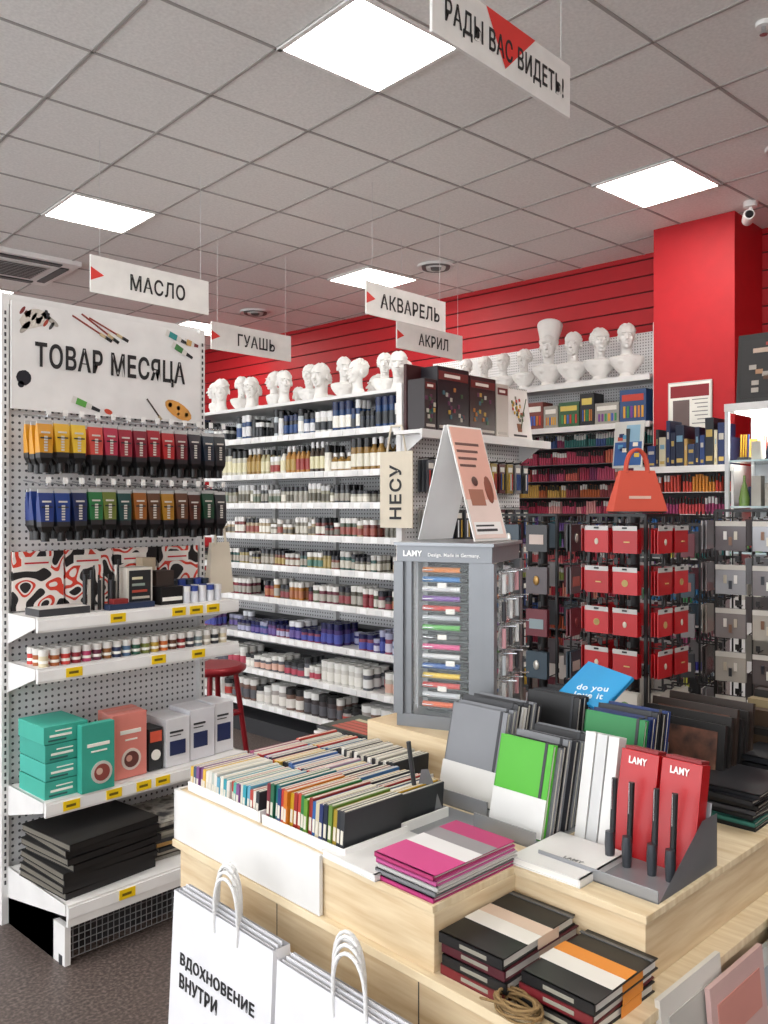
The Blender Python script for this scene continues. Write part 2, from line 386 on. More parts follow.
m.b(GX0+.145,GX0+.23,2.787,2.79,.66,.672,PAPER); m.b(GX0+.16,GX0+.22,2.787,2.79,.64,.646,PAPER)
m.build('turquoise_gift_boxes',bevel=.001)
m=MB()
for k in range(3): m.b(GX0+.27+k*.006,GX0+.41+k*.006,2.84+k*.045,2.88+k*.045,.502,.74,mat('e0877c' if k%2==0 else 'da8c82'))
disc(GX0+.345,2.84,.57,.04,'e0d4cc'); disc(GX0+.345,2.84,.57,.03,'6a3c38',.004); disc(GX0+.335,2.84,.575,.012,'d8a090',.005)
m.b(GX0+.30,GX0+.385,2.837,2.84,.665,.68,PAPER); m.b(GX0+.32,GX0+.37,2.837,2.84,.64,.646,PAPER)
m.build('pink_gift_boxes',bevel=.001)
m=MB()
m.b(GX0+.425,GX0+.485,2.85,2.95,.502,.66,mat('26282c')); disc(GX0+.455,2.85,.56,.02,'f4f1ea'); m.b(GX0+.43,GX0+.48,2.847,2.85,.61,.65,mat('d85a42'))
m.build('small_black_box')
m=MB()
m.b(GX0+.495,GX0+.60,2.84,3.0,.502,.685,mat('dedee2')); m.b(GX0+.61,GX0+.725,2.85,3.0,.502,.70,mat('dadae0')); m.b(GX0+.735,GX0+.825,2.86,3.0,.502,.705,mat('dedee2'))
for (a,b_,y,z0,z1) in ((.51,.58,2.84,.545,.60),(.625,.69,2.85,.55,.61),(.745,.81,2.86,.55,.62)):
    m.b(GX0+a,GX0+b_,y-.003,y,z0,z1,mat('26305a')); m.b(GX0+a,GX0+b_-.01,y-.003,y,z1+.03,z1+.038,DGREY); m.b(GX0+a,GX0+b_-.02,y-.003,y,z1+.018,z1+.022,DGREY)
m.build('white_product_boxes',bevel=.001)
def book(m,cx,cy,z,w_,d,th,cover,pages=PAPER,rot=0,spine='-y'):
    M=Matrix.Translation((cx,cy,z))@Matrix.Rotation(rot,4,'Z')
    m.b(-w_/2,w_/2,-d/2,d/2,0,.002,cover,M); m.b(-w_/2,w_/2,-d/2,d/2,th-.002,th,cover,M)
    e=.003
    x0,x1,y0,y1=-w_/2+e,w_/2-e,-d/2+e,d/2-e
    m.b(x0,x1,y0,y1,.002,th-.002,pages,M)
    if spine=='-y': m.b(-w_/2,w_/2,-d/2,-d/2+.004,0,th,cover,M)
    elif spine=='-x': m.b(-w_/2,-w_/2+.004,-d/2,d/2,0,th,cover,M)
    elif spine=='+x': m.b(w_/2-.004,w_/2,-d/2,d/2,0,th,cover,M)
m=MB()
for k in range(8): book(m,GX0+.185+random.uniform(-.01,.01),2.84+random.uniform(-.008,.008),.205+k*.023,.35,.31,.022,mat('1a191a',.55),mat('6f6a60'),rot=random.uniform(-.05,.05)+.04)
m.build('sketchbook_stack')
m=MB(); mrb=ramp_mat('marbled',[(.35,'4a4a4c'),(.5,'b9b4ac'),(.6,'5b5752')],scale=12,detail=4)
for k in range(9): book(m,GX0+.58+random.uniform(-.01,.01),2.86,.205+k*.015,.36,.26,.014,mrb if k==8 else mat(['7a776f','a19c90','2a2a2c','c8a060','3a3a3e'][k%5]),mat('bfb8aa'),rot=random.uniform(-.05,.05)-.04)
m.build('paper_pad_stack')
m=MB(); RS=mat('8c1420',.35,.3)
m.lathe([(.15,.66),(.165,.675),(.165,.69),(.14,.70)],RS,20)
for k in range(4):
    a=R(45+90*k); m.tube([(.11*math.cos(a),.11*math.sin(a),.67),(.2*math.cos(a),.2*math.sin(a),0)],.014,RS)
for zz,r in ((.22,.175),(.45,.145)):
    for k in range(4):
        a=R(45+90*k);b_=R(135+90*k); m.tube([(r*math.cos(a),r*math.sin(a),zz),(r*math.cos(b_),r*math.sin(b_),zz)],.009,RS)
m.build('red_stool',(2.58,3.62,0))

# ---------------------------------------------------------------- main paint rack
RX,RY0,RY1=3.48,3.17,5.5
SH=[1.96,1.72,1.53,1.33,1.13,.92,.67,.44,.22]
m=MB()
m.b(RX+.45,RX+.48,RY0,RY1,.1,2.17,PEGY)
for yy in (RY0,RY0+.93*1,RY0+.93*2-.3,RY1-.03): m.b(RX+.42,RX+.47,yy,yy+.03,0,2.19,WSH)
m.b(RX+.02,RX+1.15,RY0-.03,RY0,.05,2.17,PEGX)
m.b(RX,RX+.03,RY0-.035,RY0+.005,0,2.19,WSH)
m.b(RX+.02,RX+1.15,RY0-.02,RY1,2.15,2.17,WSH)
m.b(RX+1.13,RX+1.15,RY0,RY1,.1,2.15,WSH)
for z in SH:
    m.b(RX+.03,RX+.46,RY0+.01,RY1,z-.02,z,WSH); m.b(RX+.015,RX+.03,RY0+.01,RY1,z-.035,z+.003,WSH)
    y=RY0+.06
    while y<RY1-.1:
        m.b(RX+.012,RX+.0155,y,y+.05,z-.032,z-.002,random.choice([mat('f4f4f4'),mat('f4f4f4'),mat('dcdcdc')])); y+=random.uniform(.07,.12)
m.b(RX+.04,RX+.46,RY0,RY1,0,.1,DGREY)
m.b(RX-.06,RX+1.2,RY0-.22,RY0-.03,1.90,1.92,WSH); m.b(RX-.06,RX+1.2,RY0-.235,RY0-.22,1.875,1.922,WSH)
for x in (RX-.0,RX+.6,RX+1.15):
    m.add([(x,RY0-.03,1.9),(x,RY0-.22,1.9),(x,RY0-.03,1.78)],[(0,1,2)],WSH)
m.build('double_sided_paint_rack')

def jar(m,x,y,z,r,h,body,cap,label,tall=False,n=9):
    if tall:
        m.lathe([(r,0),(r,h*.6),(r*.45,h*.75),(r*.42,h*.82)],body,n,Matrix.Translation((x,y,z)))
        m.cyl(x,y,z+h*.8,r*.52,h*.2,cap,n)
    else:
        m.cyl(x,y,z,r,h*.72,body,n); m.cyl(x,y,z+h*.72,r*1.05,h*.28,cap,n)
    m.lathe([(r*1.03,h*.12),(r*1.03,h*.52)],label,n,Matrix.Translation((x,y,z)))
spec=[
 (.16,.024,False,['1c3a66','b8c0c4','14161c','d8d8d4','2a303c'],['e0e0e0','16171a','16264f','16171a'],['d8d8dc','28487c','e8e6e0','2c3036']),
 (.17,.027,True,['8a6a33','c8c4b4','3b2d22','b7b08c','a8783a','e0ddd2'],['141416','141416','e0e0e0','141416','141416'],['d9d3b0','e8e4d8','93302a','dcd8c8','a88a48']),
 (.11,.023,False,['b9b5a8','8d8a76','3a3d40','a8a498'],['e0e0e0','c0c0c0','2a2a30','1a1a1e'],['d8d4c8','98948a','5d6a5a','5c584c']),
 (.10,.023,False,['7a3f3c','4c5a4a','a9987a','858074'],['e4e2de','e4e2de','26272a','16171a'],['c8c4b8','6a665c','8f4a40','e0dcd2']),
 (.10,.022,False,['3a5a56','7a4a40','988a5a','6f6a60'],['e4e2de','c0beba','24252b','24252b'],['c8c4b8','507a70','a8935a','a8a094']),
 (.11,.025,False,['88353f','56604a','a4723c','6d3c48','5a5850'],['e4e2de','e4e2de','20222c'],['8a3f45','c8c4bc','a86c4c','a8a49c']),
 (.12,.027,False,['2d3272','4a3a70','3f5c8a','6a4a78','8a4c60','68666e'],['dcdee4','a0a2bc','1b1e4c'],['4750a0','a9abc8','6a5a9a','c0bed0']),
 (.13,.031,False,['c9c7bf','8d3c4a','65686f','d8d6d0'],['e8e8e4','e8e8e4','36383c'],['b34a5c','e0e0e0','5a5c66','d8b0a0','e8e6e0']),
 (.14,.036,False,['7a6158','aaa4a0','4a4446','d0ceca'],['e0deda','e8e8e6','2e2e30'],['c9c4be','b03c34','5a5a60','e0dcd6'])]
for si,z in enumerate(SH):
    h,r,tall,bo,ca,la=spec[si]; m=MB()
    y=RY0+.05; grp=0
    while y<RY1-.05:
        if grp<=0:
            B,Cc,Lb=mat(random.choice(bo),.15),mat(random.choice(ca),.25),mat(random.choice(la),.3); grp=random.randint(1,3); hh=h*random.choice([.65,.8,.95,1.,1.1]); tl=tall and random.random()<.8; rr=r*random.choice([.75,.9,1,1.05]); back=random.random()
        for j in range(3 if back>.1 else 1): jar(m,RX+.06+(.0 if back>.1 else .12)+j*(2*rr+.004)+random.uniform(-.006,.006),y+random.uniform(-.002,.002),z,rr,hh,B,Cc,Lb,tl)
        y+=2*rr+.003; grp-=1
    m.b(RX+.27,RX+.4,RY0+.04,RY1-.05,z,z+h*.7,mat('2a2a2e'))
    m.build('paint_bottle_row')
m=MB(); y=RY0-.2
for k,(x0,wd,ht,col) in enumerate([(0,.1,.28,'2a2326'),(.11,.28,.36,'17121a'),(.40,.25,.34,'2c1014'),(.66,.12,.32,'c8bfb6')]):
    x=RX+.0+x0
    m.b(x,x+wd,y,y+.12,1.92,1.92+ht,mat(col,.35))
    m.b(x+.01,x+wd-.01,y-.003,y,1.92+ht*.80,1.92+ht*.93,mat('6a1c1a'))
    m.b(x+wd*.2,x+wd*.7,y-.004,y-.002,1.92+ht*.84,1.92+ht*.89,mat('e8e0d8'))
    for q in range(16):
        if k<3: m.c(x+wd*random.uniform(.15,.85),y-.002,1.92+ht*random.uniform(.2,.7),.018,.004,.022,mat(random.choice(['a86a30','2f5f6a','832a40','b89030','3a5a38','5a2a4a','b0aca0'])),Matrix())
    m.b(x+.015,x+wd-.015,y-.003,y,1.94,1.955,mat('b8b0a8'))
m.b(RX,RX+.5,y+.13,y+.15,1.92,2.29,mat('3a1416',.4))
m.build('boxed_paint_sets',bevel=.002)
m=MB(); Mc=Matrix.Rotation(R(-8),4,'X')
m.b(0,.26,0,.006,0,.33,mat('ebe8e4'),Mc); m.b(.0,.26,.08,.086,0,.31,mat('dedcd6'),Matrix.Rotation(R(6),4,'X'))
m.tube([(.13,-.003,.07),(.125,-.02,.16),(.135,-.034,.25)],.003,mat('4a5a3a'),5)
for k in range(30):
    a=random.uniform(0,6.28); rr=random.uniform(.01,.065)
    m.c(.13+rr*math.cos(a),-.002,.19+rr*math.sin(a)*1.25,.013,.004,.018,mat(random.choice(['3a4a2a','c04a3a','d8b040','6a7a50','3a3a3a','8a8478'])),Mc)
m.lathe([(.022,0),(.028,.05)],mat('8a5a40'),12,Mc@Matrix.Translation((.13,-.002,.05))@Matrix.Scale(.15,4,(0,1,0)))
m.b(.06,.2,-.002,0,.02,.032,DGREY,Mc)
for k in range(14): m.tube([(.01+k*.0185,.04,.325),(.01+k*.0185,.05,.31)],.002,BLACK,4)
m.build('desk_calendar',(RX+.80,RY0-.19,1.92))
m=MB()
for k in range(12):
    x=RX+.15+k*.085
    for z in (1.78,1.5,1.28,1.05,.8,.55):
        m.tube([(x,RY0-.03,z),(x,RY0-.14,z),(x,RY0-.145,z+.012)],.003,BLACK,5)
        cl=random.choice(['2a2c38','5b1a24','b8b6b2','2a2b30','5a5d64','1f2a4a','a89050','8f8d90','1a1a1e'])
        for j in range(3): m.b(x-.03,x+.03,RY0-.12+j*.03,RY0-.112+j*.03,z-.19,z-.01,mat(cl,.4))
        m.b(x-.02,x+.02,RY0-.123,RY0-.12,z-.06,z-.03,PAPER)
        for j in range(3): m.tube([(x-.015+j*.015,RY0-.126,z-.17),(x-.015+j*.015,RY0-.126,z-.07)],.004,mat(random.choice(['c03c34','2a4a8a','d8b040','e8e8e8','202020'])),5)
m.build('hanging_brush_packs')
m=MB(); m.b(0,.008,0,.24,0,.42,mat('d8cebc',.8)); m.tube([(.004,.05,.41),(.004,.08,.56),(.004,.16,.56),(.004,.19,.41)],.006,mat('d8cebc',.8))
m.tube([(.004,.12,.56),(.03,.12,.56),(.03,.12,.54)],.004,CHROME)
o=m.build('lettered_tote_bag',(RX-.03,RY0-.14,1.39))
text(o,'НЕСУ',(-.003,.08,.04),(R(90),R(-90),R(-90)),.3,.09,TX,bold=.02)

# ---------------------------------------------------------------- plaster busts
def bust_mesh(kind):
    rnd=random.Random(kind*11+3)
    m=MB(); P=PLASTER
    if kind!=2:
        m.lathe([(.062,0),(.066,.01),(.052,.02),(.044,.035),(.05,.05)],P,20)
        for k in range(11):
            f=k/10; zz=.045+.095*f
            m.ell((0,0,zz),(.048+.012*f,.055+.066*math.sin(f*1.6),.024),P,20,8)
        m.ell((-.024,.035,.115),(.035,.04,.03),P); m.ell((-.024,-.035,.115),(.035,.04,.03),P)
        nb=.13
    else:
        m.lathe([(.055,0),(.058,.012),(.046,.025),(.040,.05)],P,18); nb=.035
    m.lathe([(.052,0),(.039,.035),(.037,.07),(.042,.12)],P,20,Matrix.Translation((0.008,0,nb))@Matrix.Rotation(R(-6),4,'Y'))
    hz=nb+.15
    m.ell((.012,0,hz+.028),(.078,.060,.072),P,24,16)
    m.ell((-.028,0,hz-.010),(.046,.047,.062),P,20,14)
    m.ell((-.034,0,hz-.052),(.032,.033,.026),P)
    m.ell((-.055,0,hz-.068),(.013,.016,.012),P)
    m.add([(-.066,-.006,hz+.022),(-.066,.006,hz+.022),(-.100,-.008,hz-.02),(-.100,.008,hz-.02),(-.066,-.014,hz-.026),(-.066,.014,hz-.026)],[(0,2,3,1),(0,4,2),(1,3,5),(2,4,5,3),(0,1,5,4)],P)
    m.ell((-.088,0,hz-.02),(.012,.011,.007),P)
    m.ell((-.073,0,hz-.038),(.010,.019,.0045),P); m.ell((-.071,0,hz-.048),(.010,.016,.005),P)
    for a in (-1,1):
        m.ell((-.066,a*.022,hz+.028),(.012,.021,.006),P)
        m.ell((-.064,a*.022,hz+.010),(.009,.012,.006),P)
        m.ell((.008,a*.060,hz),(.014,.008,.022),P)
        m.ell((-.050,a*.030,hz-.014),(.018,.014,.018),P)
    if kind in (0,2):
        for k in range(240 if kind==0 else 150):
            a=rnd.uniform(-2.2,2.2); t=rnd.uniform(.25,1.4)
            m.ell((.016+.077*math.cos(a)*math.cos(t),.060*math.sin(a)*math.cos(t),hz+.028+.073*math.sin(t)),(.008,.008,.009),P,8,6)
        if kind==0: m.ell((.085,0,hz+.01),(.024,.028,.03),P)
    if kind==1:
        m.lathe([(.064,0),(.066,.03),(.078,.09),(.092,.15),(.090,.16),(.04,.166)],P,24,Matrix.Translation((.02,0,hz+.03))@Matrix.Rotation(R(20),4,'Y'))
        m.lathe([(.069,0),(.071,.012),(.069,.02)],P,24,Matrix.Translation((.017,0,hz+.035))@Matrix.Rotation(R(20),4,'Y'))
    if kind==3:
        for k in range(160):
            a=rnd.uniform(-2.4,2.4); t=rnd.uniform(-.5,1.4)
            m.ell((.018+.080*math.cos(a)*math.cos(t),.064*math.sin(a)*math.cos(t),hz+.02+.078*math.sin(t)),(.010,.010,.012),P,8,6)
        for k in range(26): m.ell((-.042+rnd.uniform(-.012,.015),rnd.uniform(-.028,.028),hz-.07+rnd.uniform(-.03,.015)),(.009,.009,.015),P,8,6)
    ob=m.build('tmp_bust')
    md=ob.modifiers.new('r','REMESH'); md.mode='VOXEL'; md.voxel_size=.003; md.use_smooth_shade=True
    sm=ob.modifiers.new('s','SMOOTH'); sm.iterations=2; sm.factor=.5
    dg=bpy.context.evaluated_depsgraph_get(); dg.update()
    me=bpy.data.meshes.new_from_object(ob.evaluated_get(dg)); me.name='plaster_bust_%d'%kind
    bpy.data.objects.remove(ob)
    me.materials.clear(); me.materials.append(P)
    return me
BM=[bust_mesh(k) for k in range(4)]
def bust(kind,x,y,z,s,rz,name='plaster_bust',tilt=0):
    o=bpy.data.objects.new(name,BM[kind]); scn.collection.objects.link(o); o.location=(x,y,z); o.scale=(s,s,s); o.rotation_euler=(tilt,0,rz)
    return o
for (k,y,s,r) in [(0,3.38,1.2,.5),(3,3.63,1.2,.7),(0,3.89,1.2,.3),(1,4.14,1.25,.4),(3,4.40,.98,.2),(0,4.63,.95,.4),(3,4.85,.95,.2),(0,5.07,.95,.3),(2,5.28,1.1,.3)]:
    bust(k,6.56,y,2.582,s,r)
yy=3.34; kk=0
while yy<5.45:
    k=[2,3,2,0,2,3,2,0][kk%8]
    bust(k,RX+.2+.06*(kk%2),yy,2.171,(random.uniform(.82,.95) if k==2 else random.uniform(.66,.74)),random.uniform(-.4,1.1)); yy+=random.uniform(.16,.19); kk+=1
for k in range(8): bust([2,3,2][k%3],RX+.62,3.4+k*.26,2.171,random.uniform(.72,.82),random.uniform(-.5,1.2))

# ---------------------------------------------------------------- back shelving with markers
WX=6.45; WY0,WY1=3.12,5.7
m=MB()
m.b(XE-.06,XE-.025,WY0,WY1,.1,3.0,PEGY)
m.b(WX+.05,XE-.06,WY0-.02,WY0,.05,3.0,WHITE)
for z in (2.58,2.2): 
    m.b(WX,XE-.06,WY0,WY1,z-.022,z,WSH); m.b(WX-.012,WX,WY0,WY1,z-.045,z+.002,WSH)
m.b(WX+.2,XE-.06,WY0,WY1,.05,2.12,mat('2a262e',.6))
for k in range(13): m.b(WX+.06,WX+.2,WY0,WY1,.28+k*.145,.285+k*.145,mat('6c6a70')); 
m.b(WX+.05,WX+.2,WY0,WY1,0,.2,WSH)
m.build('marker_shelving_rack')
def markers(name,x,y0,y1,zs,h,cols,step=.024,r=.009):
    m=MB()
    for zi,z in enumerate(zs):
        y=y0+.02; c=0
        while y<y1-.02:
            if c<=0: c=random.randint(2,5); col=mat(random.choice(cols[zi%len(cols)]),.35); cap=random.choice([col,BLACK,mat('d8d8d8'),BLACK]); gap=random.random()<.3
            hh=h*random.uniform(.8,.95)
            m.cyl(x,y,z,r,hh*.62,col,6); m.cyl(x,y,z+hh*.62,r*1.05,hh*.38,cap,6)
            m.cyl(x+.03,y,z,r,hh,col,6)
            y+=step; c-=1
            if c==0 and gap: y+=.02
    return m.build(name)
pal=[['9e2f4a','b9486a','c05a50','7a2f5a'],['b03a58','9c2a40','c86a50'],['2f7a76','3a5a9a','8a2f5a'],['b03040','c04a60','d89080'],['8a9a50','c0a050','b04a40'],['c03a50','a03048','d06a70'],['3a8a5a','509090','7a60a0'],['3f5ab0','6a4a9a','4a8a9a'],['b03050','c85070','e0a0a0'],['c8a050','b05a30','8a3a40']]
markers('marker_pen_rows',WX+.11,WY0,WY1,[.285+k*.145 for k in range(13)],.125,pal)
m=MB(); y=WY0+.05
while y<WY1-.3:
    wd=random.uniform(.12,.26); ht=random.uniform(.18,.29); m.b(WX+.03,WX+.2,y,y+wd,2.2,2.2+ht,mat(random.choice(['2a4a7a','3a6a8a','2a5a8a','1e2a3a','7a3a30','98948c','355a3a','1a1a20']),.4))
    m.b(WX+.027,WX+.03,y+.02,y+wd-.02,2.2+ht*.65,2.2+ht*.85,mat(random.choice(['e8e4dc','d8c060','c04030'])))
    for q in range(6): m.b(WX+.026,WX+.03,y+.02+q*(wd-.04)/6,y+.02+(q+.6)*(wd-.04)/6,2.2+ht*.15,2.2+ht*.5,mat(random.choice(['c83a30','d8a030','3a8a50','3a5ab0','7a3a8a','c87a30'])))
    y+=wd+.008
m.build('boxed_pencil_sets',bevel=.002)
PX=5.92
m=MB()
m.b(PX+.12,6.26,2.28,2.97,0,1.78,mat('3a383c')); m.b(PX,6.27,2.26,2.99,1.78,1.80,WSH); m.b(PX-.01,PX,2.26,2.99,1.755,1.802,WSH)
for s_ in (2.26,2.97): m.b(PX+.02,6.27,s_,s_+.02,0,1.78,WSH)
for k in range(10): m.b(PX,PX+.12,2.28,2.97,.17+k*.16,.175+k*.16,mat('c8c8c8'))
m.build('marker_display_rack')
markers('marker_pen_rows',PX+.06,2.28,2.97,[.176+k*.16 for k in range(10)],.135,[['2f8a5a','3a9a9a','c0c040'],['2a6ab0','3a3a9a'],['a03a6a','d04a50'],['c84030','d88a30'],['3a8a50','2a6a9a'],['7a3a9a','3a4aa0']])
m=MB(); y=2.30; k=0
while y<2.9:
    wd=[.03,.05,.022,.06,.035][k%5]; ht=[.2,.3,.25,.34,.22,.28,.16][k%7]
    m.b(PX+.05,PX+.25,y,y+wd,1.80,1.80+ht,mat(['16213c','1a2a52','b8b098','20242c','20386a','1a2440','2a3a5a','a88850','14223a'][k%9],.5)); m.b(PX+.047,PX+.05,y+.008,y+wd-.008,1.80+ht*.6,1.80+ht*.75,mat(['a99050','a8a49c','6a90a8'][k%3])); m.b(PX+.047,PX+.05,y+.008,y+wd-.008,1.80+ht*.1,1.80+ht*.2,mat('a99050')); y+=wd+.004; k+=1
m.build('book_row',bevel=.001)
m=MB(); m.b(-.012,0,-.17,.17,-.19,.19,mat('c8c4c0')); m.b(-.014,-.012,-.16,.16,-.18,.18,PAPER); m.b(-.015,-.014,-.15,.15,.07,.16,mat('8a2028')); m.b(-.0155,-.014,-.0,.13,-.15,.05,mat('6a5a58')); 
for k in range(7): m.b(-.0155,-.014,-.14,-.02-.02*(k%3),.045-k*.03,.052-k*.03,mat('8d8a88'))
m.build('framed_poster',(6.29,2.72,2.27))
m=MB(); Mq=Matrix.Rotation(R(8),4,'Y'); m.b(-.012,0,-.12,.12,0,.36,mat('c8c8c4'),Mq); m.b(-.014,-.012,-.11,.11,.02,.2,mat('2f5a98'),Mq); m.b(-.0145,-.012,-.09,.02,.2,.33,mat('8ab0c8'),Mq)
for k in range(8): m.c(-.016,random.uniform(-.08,.08),random.uniform(.05,.3),.003,.04,.03,mat(random.choice(['f0e8d8','1a2a5a','e8c040','c05040','5aa0c8'])),Mq)
m.b(.0,.06,-.01,.01,0,.3,DGREY)
m.build('poster_stand',(PX+.03,3.06,1.80))
# lit glass cabinet
m=MB()
cx0,cx1,cy0,cy1=5.6,6.1,1.1,2.19
FR=mat('d3d7da',.3)
m.b(cx0,cx1,cy0,cy1,0,.9,WSH); m.b(cx0-.01,cx1,cy0,cy1,2.13,2.18,WSH); m.b(cx1-.02,cx1,cy0,cy1,.9,2.13,mat('eef3f6',.5))
for (a,b_) in ((cx0,cy0),(cx0,cy1-.025),(cx1-.03,cy0),(cx1-.03,cy1-.025)): m.b(a,a+.025,b_,b_+.025,.9,2.13,FR)
for z in (1.2,1.5,1.80): m.b(cx0+.02,cx1-.02,cy0+.02,cy1-.02,z,z+.012,mat('b8d0d4',.1)); 
m.b(cx0+.05,cx1-.05,cy0+.05,cy1-.05,2.12,2.128,mat('fffaf0',.5,emit=16,var=0))
for z in (.9,1.213,1.513,1.813):
    for row in (.10,.28):
        y=cy1-.09
        while y>cy0+.08:
            q=random.random(); x=cx0+row
            if q<.35: m.lathe([(.032,0),(.034,.05),(.02,.12),(.008,.16),(.008,.2)],mat(random.choice(['6a98a0','a9adb2','303848','a03a3a','7a9a50']),.2),12,Matrix.Translation((x,y,z)))
            elif q<.7: m.b(x-.03,x+.04,y-.03,y+.03,z,z+random.uniform(.08,.2),mat(random.choice(['2a3a5a','b8b4ac','7a2f34','2a2a2e','c8a050','4a7a8a'])))
            else:
                m.b(x-.03,x+.03,y-.035,y+.035,z,z+.02,DGREY)
                for e in range(4): m.tube([(x,y-.024+e*.016,z+.02),(x+.01,y-.024+e*.016,z+.17)],.005,mat(random.choice(['c8342a','2a4a9a','e0b030','2a2a2e','5aa050'])),6)
            y-=.085
m.build('glass_display_cabinet')
m=MB(); Mp=Matrix.Rotation(R(6),4,'Y')
m.b(0,.03,-.36,.3,0,.46,BLACK,Mp); m.b(-.004,0,-.33,.27,.04,.42,mat('1c1a1c'),Mp)
for k in range(26): m.c(-.006,random.uniform(-.28,.24),random.uniform(.07,.28),.004,.045,.03,mat(random.choice(['5a3a24','a88060','7a2020','b89840','2a3a2a','a8a098'])),Mp)
m.b(-.007,-.003,-.25,.2,.33,.36,mat('b8a090'),Mp); m.b(-.007,-.003,-.2,.12,.375,.395,mat('a3302a'),Mp)
m.b(.03,.12,-.02,.02,0,.3,BLACK)
m.build('framed_picture',(5.66,1.84,2.18))

# ---------------------------------------------------------------- card spinners
def spinner(name,x,y,half,ztop,zbot,rows,pay,rz=0,cols_n=2,hook=.075,mt=None):
    mt=mt or BLACK
    m=MB()
    m.lathe([(.24,0),(.24,.02),(.05,.05),(.03,.06)],mt,20); m.cyl(0,0,.05,.02,ztop-.05,mt,12)
    for zz in (ztop,zbot-.12):
        for a in range(4):
            M=Matrix.Rotation(R(90*a),4,'Z'); 
            m.b(-half,half,-half-.004,-half+.004,zz-.005,zz+.005,mt,M); m.b(-.006,.006,-half,0,zz-.004,zz+.004,mt,M)
    for a in range(4):
        M=Matrix.Rotation(R(90*a),4,'Z')
        m.b(-half-.005,-half+.005,-half-.005,-half+.005,zbot-.12,ztop,mt,M)
        for c_ in range(cols_n+1):
            xx=-half+2*half*c_/cols_n; m.b(xx-.0025,xx+.0025,-half-.003,-half+.003,zbot-.12,ztop,mt,M)
        cw=2*half/cols_n
        for r_ in range(rows):
            z=ztop-.03-(ztop-zbot)*r_/(rows-1) if rows>1 else ztop
            for c_ in range(cols_n):
                xx=-half+cw*(c_+.5)
                m.T=M
                for q in (-.45,.45): 
                    m.tube([(xx+q*cw*.5,-half,z),(xx+q*cw*.5,-half-hook,z+.002),(xx+q*cw*.5,-half-hook-.004,z+.02)],.003,BLACK,5)
                    m.c(xx+q*cw*.5,-half-hook-.004,z+.016,.014,.003,.02,BLACK)
                m.T=M@Matrix.Translation((xx,-half-hook*.6,z)); pay(m,r_,c_,cw,a); m.T=Matrix()
    return m.build(name,(x,y,0),rz)
CLR=mat('e8eaec',.1,alpha=.35)
def pay_red(m,r,c,cw,a):
    w_=cw*.84
    if r<4:
        col=mat(['b3131c','a81019','b92028'][(r+c)%3],.35)
        for k in range(3): m.b(-w_/2,w_/2,-.01+k*.012,-.007+k*.012,-.098,-.018,col)
        m.b(-w_/2,w_/2,-.0115,-.0102,-.022,-.006,mat('b8b6b4',.3)); m.c(0,-.0125,-.013,.018,.002,.006,BLACK)
        if (r+c)%3==0: m.ell((0,-.0115,-.06),(.008,.002,.011),mat('d0c8b8',.4),8,6)
        elif (r+c)%3==1: m.c(.008,-.0118,-.06,.022,.002,.004,mat('c9b070'))
        else: m.lathe([(.012,0),(.012,.001),(.010,.001),(.010,0)],mat('c9b070'),12,Matrix.Translation((0,-.0102,-.06))@Matrix.Rotation(R(90),4,'X'))
    else:
        col=mat(['b9b4ac','c4bfb6'][(r+c)%2],.25)
        for k in range(3): m.b(-w_/2,w_/2,-.01+k*.012,-.007+k*.012,-.11,-.008,col)
        m.ell((0,-.0105,-.06),(.02,.003,.02),mat(['b09a70','6a8a4a','b09090'][c%3]),10,6)
spinner('greeting_card_spinner',2.79,1.41,.11,1.475,.78,6,pay_red,R(-4),hook=.05)
def pay_silver(m,r,c,cw,a):
    w_=cw*.82; col=mat(['a5a6aa','8a8688','b9b6af','6a6466'][(r+c+a)%4],.2,.3)
    for k in range(2): m.b(-w_/2,w_/2,-.01+k*.014,-.006+k*.014,-.115,-.008,col)
    m.b(-w_/2,w_/2,-.012,-.01,-.026,-.008,mat('c8c4bc'))
    for q in range(3): m.c((q-1)*.018,-.012,-.06-.02*(q%2),.011,.006,.03,mat(['d9d6d0','7a5a48','b8b0a0','35383f'][(r*2+c+q)%4],.3,.3))
spinner('accessory_spinner',3.36,1.10,.19,1.49,.7,6,pay_silver,R(8),3)
def pay_dark(m,r,c,cw,a):
    w_=cw*.74; col=mat(['303034','5a5256','6a2a34','3a4a56','8a8688'][(r+c*2+a)%5],.3)
    m.b(-w_/2,w_/2,-.01,-.004,-.12,-.01,col); m.b(-w_/2,w_/2,.006,.012,-.12,-.01,col)
    if (r+c)%2: m.b(-w_/3,w_/3,-.012,-.01,-.09,-.05,mat(['c8b8b0','b06058','8a9aa0'][r%3]))
    else: m.ell((0,-.012,-.065),(.014,.004,.02),mat(['c9c6c0','b08a50','90484a'][r%3],.3,.5),8,6)
spinner('keychain_spinner',3.16,2.02,.13,1.47,.6,6,pay_dark,R(5))
spinner('keychain_spinner',4.0,1.85,.18,1.42,.5,6,pay_dark,R(15),3)
m=MB(); TR=mat('cc4f3a',.6)
m.cyl(0,0,0,.1,.006,BLACK,20)
vs=[(-.1,-.035,.006),(.1,-.035,.006),(.1,.035,.006),(-.1,.035,.006),(-.062,-.012,.15),(.062,-.012,.15),(.062,.012,.15),(-.062,.012,.15)]
m.add(vs,[(0,1,5,4),(1,2,6,5),(2,3,7,6),(3,0,4,7),(4,5,6,7)],TR)
for y_ in (-.012,.012):
    pts=[(-.04,y_,.14)]+[(-.04*math.cos(t),y_*.6,.15+.075*math.sin(t)) for t in [math.pi*i/12 for i in range(13)]]+[(.04,y_,.14)]
    m.tube(pts,.006,mat('c04a36',.7))
m.b(-.04,.04,-.03,-.028,.05,.06,mat('e0b8a8'),Matrix())
m.build('orange_paper_bag',(2.81,1.41,1.482),R(-40))

